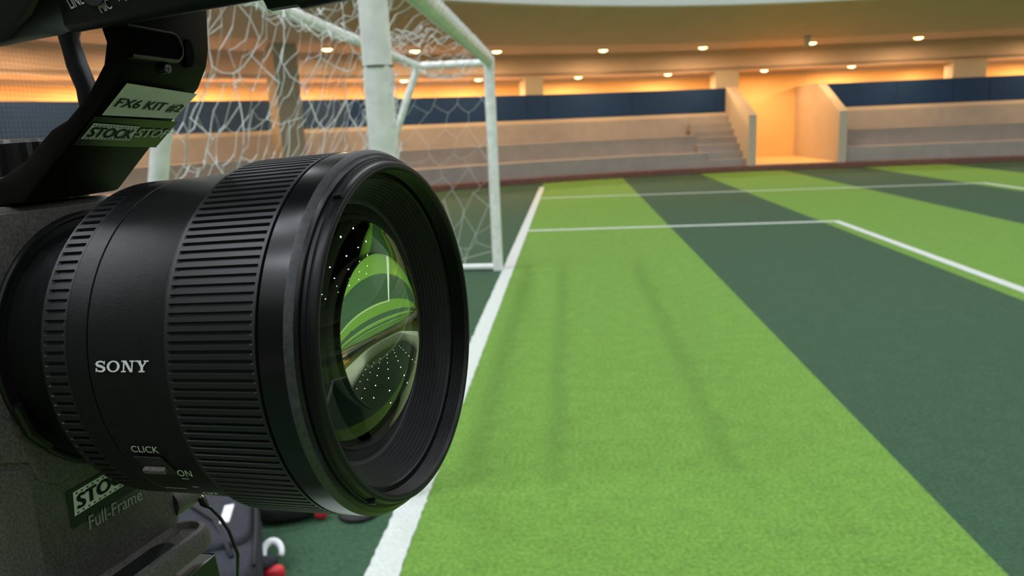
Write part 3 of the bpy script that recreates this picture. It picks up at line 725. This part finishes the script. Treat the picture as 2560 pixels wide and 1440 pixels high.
# plane of the sloping front face
A0, A1 = Vector((-.0517, -.0200, .0666)), Vector((-.0827, -.0200, .0438)); B0, B1 = Vector((-.0541, .0115, .0662)), Vector((-.0853, .0115, .0436))
tl_ = (A1 - A0).length; nrm = (A1 - A0).cross(B0 - A0).normalized()
if nrm.x < 0: nrm = -nrm
def slope(l_, t, d=0.0):   # lateral position, distance down the slope
    a = (l_ + .02) / .0315; return A0.lerp(A1, t / tl_).lerp(B0.lerp(B1, t / tl_), a) + nrm * (0.0010 + d)
def slope_quad(c, m, name, parent, d): 
    b = MB(); b.add([slope(l_, t, d) for l_, t in c] , [(0, 1, 2, 3)]); return CB(b, name, m, parent, recalc=False)
def slope_text(c00, c10, c11, c01, m, txt='', geo=None, d=0.0003, parent=arm, shear=0.0):
    vs, fs = geo or text_geo(txt, shear); b = MB(); P = []
    for x, y in vs:
        l_ = (c00[0] * (1 - x) + c10[0] * x) * (1 - y) + (c01[0] * (1 - x) + c11[0] * x) * y
        t = (c00[1] * (1 - x) + c10[1] * x) * (1 - y) + (c01[1] * (1 - x) + c11[1] * x) * y
        P.append(slope(l_, t, d))
    b.add(P, fs); return CB(b, 'lettering', m, parent, recalc=False)
lab = slope_quad([(-.0179, .0140), (.0090, .0147), (.0099, .0052), (-.0175, .0034)], M['label'], 'name_label', arm, 0.0001); lab['label'] = 'white tape label with handwritten black capitals'
slope_text((-.0166, .0112), (.0082, .0124), (.0086, .0092), (-.0163, .0080), M['marker'], 'FX6 KIT #2', parent=lab, geo=bold('FX6 KIT #2', .012))
lab2 = slope_quad([(-.0199, .0243), (.0108, .0262), (.0113, .0158), (-.0199, .0144)], M['sticker'], 'film_sticker', arm, 0.00012); lab2['label'] = 'dark glossy film sticker across the arm'
slope_quad([(-.0192, .0219), (-.0022, .0229), (-.0024, .0176), (-.0189, .0165)], M['label'], 'print', lab2, 0.0003)
slope_text((-.0187, .0210), (-.0028, .0220), (-.0030, .0186), (-.0184, .0175), M['marker'], parent=lab2, geo=bold('STOCK'), d=.0005)
slope_text((-.0016, .0216), (.0110, .0219), (.0111, .0188), (-.0016, .0183), M['label'], parent=lab2, geo=bold('STOP', .02), d=.0004)
for y0 in (0.10, 0.91):
    b = MB()
    for i in range(13):
        xx = .02 + i / 13.4; P = []
        for t in range(6):
            x = xx + .017 + .017 * cos(t * pi / 3); y = y0 + .04 * sin(t * pi / 3)
            l_ = (-.0192 * (1 - x) - .0022 * x) * (1 - y) + (-.0189 * (1 - x) - .0024 * x) * y
            tt = (.0219 * (1 - x) + .0229 * x) * (1 - y) + (.0165 * (1 - x) + .0176 * x) * y
            P.append(slope(l_, tt, .0005))
        b.add(P, [tuple(range(6))])
    CB(b, 'sprocket_marks', M['marker'], lab2, recalc=False)
# rod clamp at the top of the arm: slot on the front face, open to the near side, with rounded far end
HF = 0.0
def fl(l_): return -.0488 - .0037 * (l_ + .02) / .0315
def tilt(P): return [Vector((p.x + fl(p.y), p.y, p.z)) for p in P]
def slot(l0, l1, k0, k1, f_, g_=0.0, n=8):
    r = (k1 - k0) / 2; c = (k0 + k1) / 2; P = [Vector((f_, l0, k0 - g_))]
    for i in range(n + 1):
        a = -pi / 2 + pi * i / n; P.append(Vector((f_, l1 - r + (r + g_) * cos(a), c + (r + g_) * sin(a))))
    P.append(Vector((f_, l0, k1 + g_))); return P
b = MB(); b.loft([tilt(slot(-.0208, -.0022, .0694, .0748, d_, g_)) for d_, g_ in ((-.006, .0010), (.0006, .0010), (.0010, .0007), (.0010, .0003), (.0003, 0))], False, False)
cl_ = CB(b, 'rod_clamp', M['body_black'], arm, auto=0.5)
b = MB(); b.add(tilt(slot(-.0208, -.0022, .0694, .0748, .0004, 0)), [tuple(range(11))]); CB(b, 'slot_shade', M['hole'], arm)  # flat black face stands in for the shade inside the slot
ring = [Vector((.0004, .0014 + (.0020 if cos(t * pi / 10) > 0 else .0015) * cos(t * pi / 10) + .0004 * sin(t * pi / 10), .0713 + .0034 * sin(t * pi / 10))) for t in range(20)]
b = MB(); b.loft([tilt([p + Vector((-.002, 0, 0)) for p in ring]), tilt(ring)]); CB(b, 'keyhole_shade', M['hole'], arm)  # black plug painted as the shaded depth of the hole
b = MB().tube([Vector((-.0545, -.0070, .0672)), Vector((-.0509, -.0070, .0672)), Vector((-.0507, -.0070, .0672))], [.0012, .0012, .0009], 16); sc_ = CB(b, 'screw', M['steel'], arm, auto=0.6)
b = MB(); b.box((-.05075, -.0078, .0670), (-.0506, -.0062, .0674)); b.box((-.05075, -.0072, .0664), (-.0506, -.0068, .0680)); CB(b, 'screw_cross', M['inner'], arm)
# audio unit / top handle above
def rounded(f0, f1, l0, l1, k0, k1, r, n=6):
    P = []
    for cx, cy, a0 in ((l1 - r, k1 - r, 0), (l0 + r, k1 - r, 90), (l0 + r, k0 + r, 180), (l1 - r, k0 + r, 270)):
        for i in range(n + 1):
            a = radians(a0 + 90 * i / n); P.append((cx + r * cos(a), cy + r * sin(a)))
    return [[Vector((f_, x, y)) for x, y in P] for f_ in (f0, f1)]
cs = [(-.0305, .0785), (-.0303, .0752), (-.0297, .0741), (-.0285, .0738), (-.0200, .0756), (-.0050, .0792), (.0120, .0848), (.0120, .125), (-.0305, .125)]
b = MB(); b.loft([[Vector((f_, x, y)) for x, y in cs] for f_ in (-.0560, .030)]); au = CB(b, 'audio_unit', M['body_black'], bevel=0.001, auto=0.6)
b = MB(); pr = []
for i in range(20):
    a = 2 * pi * i / 20; pr.append((-.076 + .0265 * cos(a) * (1 if cos(a) > 0 else 1.6), .0985 + .0262 * sin(a)))
b.loft([[Vector((f_, l_, k_ + dk)) for f_, k_ in pr] for l_, dk in ((-.0340, 0), (-.0100, .0058))]); CB(b, 'socket_housing', M['body_black'], au, bevel=0.002, seg=3, auto=0.6)
b = MB().tube([Vector((-.0120, -.0200, .0790)), Vector((-.0112, -.0200, .0757)), Vector((-.0020, -.0200, .0757))], .0026, 10); b.tube([Vector((-.0045, -.020, .0757)), Vector((.006, -.020, .0760))], .0032, 12); CB(b, 'mic_holder', M['cable'], au, auto=0.6)
def side_text(txt, f0, f1, k0, k1, sk):
    vs, fs = text_geo(txt); b = MB()
    b.add([Vector((f0 + (f1 - f0) * x - sk * y, -.03065, k0 + (k1 - k0) * y + .0006 * x)) for x, y in vs], fs); CB(b, 'lettering', M['ink_dim'], au, recalc=False)
side_text('LINE', -.0524, -.0487, .0780, .0803, .0010); side_text('MIC', -.0448, -.0418, .0761, .0781, .0010); side_text('+48V', -.0402, -.0350, .0773, .0796, .0010)
b = MB().tube([Vector((-.0455, -.0304, .0806)), Vector((-.0455, -.0312, .0806))], .0030, 20); CB(b, 'selector_dial', M['inner'], au, auto=0.6)
# cable behind the arm and a knurled dial behind
b = MB().tube([Vector((-.100, .020, .0960)), Vector((-.1065, .020, .0838)), Vector((-.1055, .020, .0760)), Vector((-.1035, .020, .0690)), Vector((-.104, .020, .058)), Vector((-.110, .019, .046)), Vector((-.114, .018, .036))], .0029, 12); CB(b, 'cable', M['cable'], smooth=True)
b = MB(); ring_ = []
for kk, e in ((.0375, 0), (.0545, 0), (.0555, -.001)):
    ring_.append([Vector((-.1165 + (.0125 + e + (.0006 if t % 2 else 0)) * cos(2 * pi * t / 48), .002 + (.0125 + e + (.0006 if t % 2 else 0)) * sin(2 * pi * t / 48), kk)) for t in range(48)])
b.loft(ring_); CB(b, 'shoe_dial', M['rubber'], auto=0.4)

# ------------------------------------------------------------------ tripod under the camera
TP = LC + ln * -0.165 + ll * -0.035 + lk * -0.075
tri = tag(empty('tripod', (TP.x, TP.y, 0.0)), 'black tripod with square-edged top plate holding the camera', 'tripod')
TO = Vector((TP.x, TP.y, 0))
def cw(f_, l_, k_): return LC + ln * f_ + ll * l_ + lk * k_
b = MB(); b.hexa([cw(-.245, -.085, -.098), cw(-.0865, -.085, -.098), cw(-.0865, .0195, -.098), cw(-.245, .0195, -.098), cw(-.245, -.085, -.0750), cw(-.0835, -.085, -.0750), cw(-.0835, .0151, -.0750), cw(-.245, .0151, -.0750)])
b.build('top_plate', M['plate'], tri, off=TO, bevel=0.0006)
hz = TP.z
MB().tube([cw(-.08355, -.060, -.0751), cw(-.08355, .0150, -.0751), cw(-.100, .0150, -.0751)], .00028, 6).build('worn_edge', M['steel'], tri, off=TO)['label'] = 'bare scuffed metal edge of the plate'
MB().tube([Vector((TP.x, TP.y, hz - .024)), Vector((TP.x, TP.y, hz - .05)), Vector((TP.x, TP.y, hz - .12)), Vector((TP.x, TP.y, hz - .16))], [.035, .045, .05, .032], 24).build('head', M['plate'], tri, off=TO, auto=0.6)
MB().tube([Vector((TP.x, TP.y, hz - .16)), Vector((TP.x, TP.y, hz - .55))], .022, 20).build('center_column', M['plate'], tri, off=TO, auto=0.6)
for k in range(3):
    a = radians(205 + 120 * k); d = Vector((cos(a), sin(a), 0)); top = Vector((TP.x, TP.y, hz - .18)) + d * .04; foot = Vector((TP.x, TP.y, 0.02)) + d * .42
    mid = top.lerp(foot, .5)
    lg = MB().tube([top, mid], .017, 14).tube([mid, foot], .013, 14).build('leg', M['plate'], tri, off=TO, auto=0.6)
    MB().tube([mid - (foot - top).normalized() * .03, mid + (foot - top).normalized() * .02], .021, 14).build('clamp_collar', M['rubber'], lg, off=TO, auto=0.6)
    MB().tube([foot - (foot - top).normalized() * .03, foot, foot - Z * .018], [.016, .018, .018], 12).build('rubber_foot', M['rubber'], lg, off=TO, auto=0.6)

# ------------------------------------------------------------------ bags and small things on the turf behind the goal line
def blob(mb, c, ax, half, e=3.0, nu=20, nv=12, squash=1.0):   # rounded box: superellipsoid with axes ax
    rings = []
    sg = lambda t, p: (abs(t) ** p) * (1 if t >= 0 else -1)
    for j in range(nv + 1):
        ph = -pi / 2 + pi * j / nv; ring = []
        for i in range(nu):
            th = 2 * pi * i / nu; p = 2 / e
            ring.append(c + ax[0] * half[0] * sg(cos(ph), p) * sg(cos(th), p) + ax[1] * half[1] * sg(cos(ph), p) * sg(sin(th), p) + ax[2] * half[2] * sg(sin(ph), p))
        rings.append(ring)
    return mb.loft(rings, True, False)
ang = radians(108); BX = Vector((cos(ang), sin(ang), 0)); BY = Vector((-sin(ang), cos(ang), 0)); BZ = Z     # BX along the pack's length (away from us), BY to the left
BC = Vector((-1.04, 2.33, 0.0))
bag = tag(empty('backpack', BC), 'charcoal backpack with a pale reflective strip lying on the turf beside the tripod', 'backpack')
def bp(a, b_, c): return BC + BX * a + BY * b_ + BZ * c
blob(MB(), bp(0, 0, .092), (BX, BY, BZ), (.29, .17, .092), 5.5, 28, 14).build('shell', M['bag'], bag, off=BC, smooth=True, merge=1e-5)
blob(MB(), bp(.06, -.02, .185), (BX, BY, BZ), (.20, .125, .028), 5.0, 24, 10).build('front_pocket', M['bag'], bag, off=BC, smooth=True, merge=1e-5)
MB().tube([bp(-.25, -.150, .172), bp(-.05, -.158, .182), (bp(.15, -.158, .178)), bp(.27, -.135, .165), bp(.285, -.05, .165)], .007, 8).build('piping', M['bag_black'], bag, off=BC, smooth=True)
b = MB(); b.hexa([bp(x_, y_, z_) for z_ in (.205, .216) for x_, y_ in ((-.020, -.078), (.105, -.092), (.105, -.060), (-.020, -.046))]); b.build('reflective_strip', M['reflect'], bag, off=BC, bevel=.002)['label'] = 'short pale grey reflective strip'
MB().tube([bp(.16, .055, .214), bp(.10, .025, .222), bp(.0, -.03, .222), bp(-.10, -.06, .205), bp(-.20, -.085, .185)], .008, 8).build('strap', M['bag_black'], bag, off=BC, smooth=True)
MB().tube([bp(-.12, -.12, .10), bp(-.07, -.18, .07), bp(-.025, -.200, .05)], [.022, .024, .018], 10).build('side_strap', M['bag'], bag, off=BC, smooth=True)
pts = []
for i in range(15):
    t = i / 14; a = radians(-30 + 250 * t); pts.append(bp(.01 + .034 * sin(a), -.200 - .030 * cos(a), .060 + .022 * sin(a)))
MB().tube(pts, [.009 + .004 * sin(pi * i / 14) for i in range(15)], 10).build('cord_loop', M['white_cord'], bag, off=BC, smooth=True)['label'] = 'white looped cord at the side of the pack'
blob(MB(), bp(-.085, -.200, .035), (BX, BY, BZ), (.022, .035, .025), 3, 14, 8).build('pull_tab', M['red'], bag, off=BC, smooth=True, merge=1e-5)['label'] = 'bright red pull tab'
PC = Vector((-.905, 2.76, 0))
po_ = tag(empty('pouch', PC), 'black soft pouch with a red tip lying beyond the backpack', 'pouch')
px = Vector((.98, .20, 0)).normalized(); py = Vector((-.20, .98, 0)).normalized()
blob(MB(), PC + Z * .062, (px, py, Z), (.130, .085, .062), 2.8, 22, 12).build('shell', M['bag_black'], po_, off=PC, smooth=True, merge=1e-5)
MB().tube([PC + px * -.11 + Z * .085, PC + px * .0 - py * .02 + Z * .126, PC + px * .11 + Z * .082], .004, 6).build('zip', M['tape'], po_, off=PC, smooth=True)
blob(MB(), PC + px * .130 + py * -.062 + Z * .032, (px, py, Z), (.026, .020, .026), 2.4, 14, 8).build('tip', M['red'], po_, off=PC, smooth=True, merge=1e-5)['label'] = 'round red tip'
DC = Vector((-.63, 2.76, 0.004))
dd = tag(empty('flat_disc', DC), 'flat black disc with a small grey mark on the turf beneath the lens', 'disc')
MB().tube([DC, DC + Z * .012, DC + Z * .020], [.080, .080, .070], 28).build('shell', M['bag_black'], dd, off=DC, auto=.5)
MB().tube([DC + Z * .020 + Vector((-.005, -.03, 0)), DC + Z * .0215 + Vector((-.005, -.03, 0))], .016, 14).build('badge', M['ink_dim'], dd, off=DC)
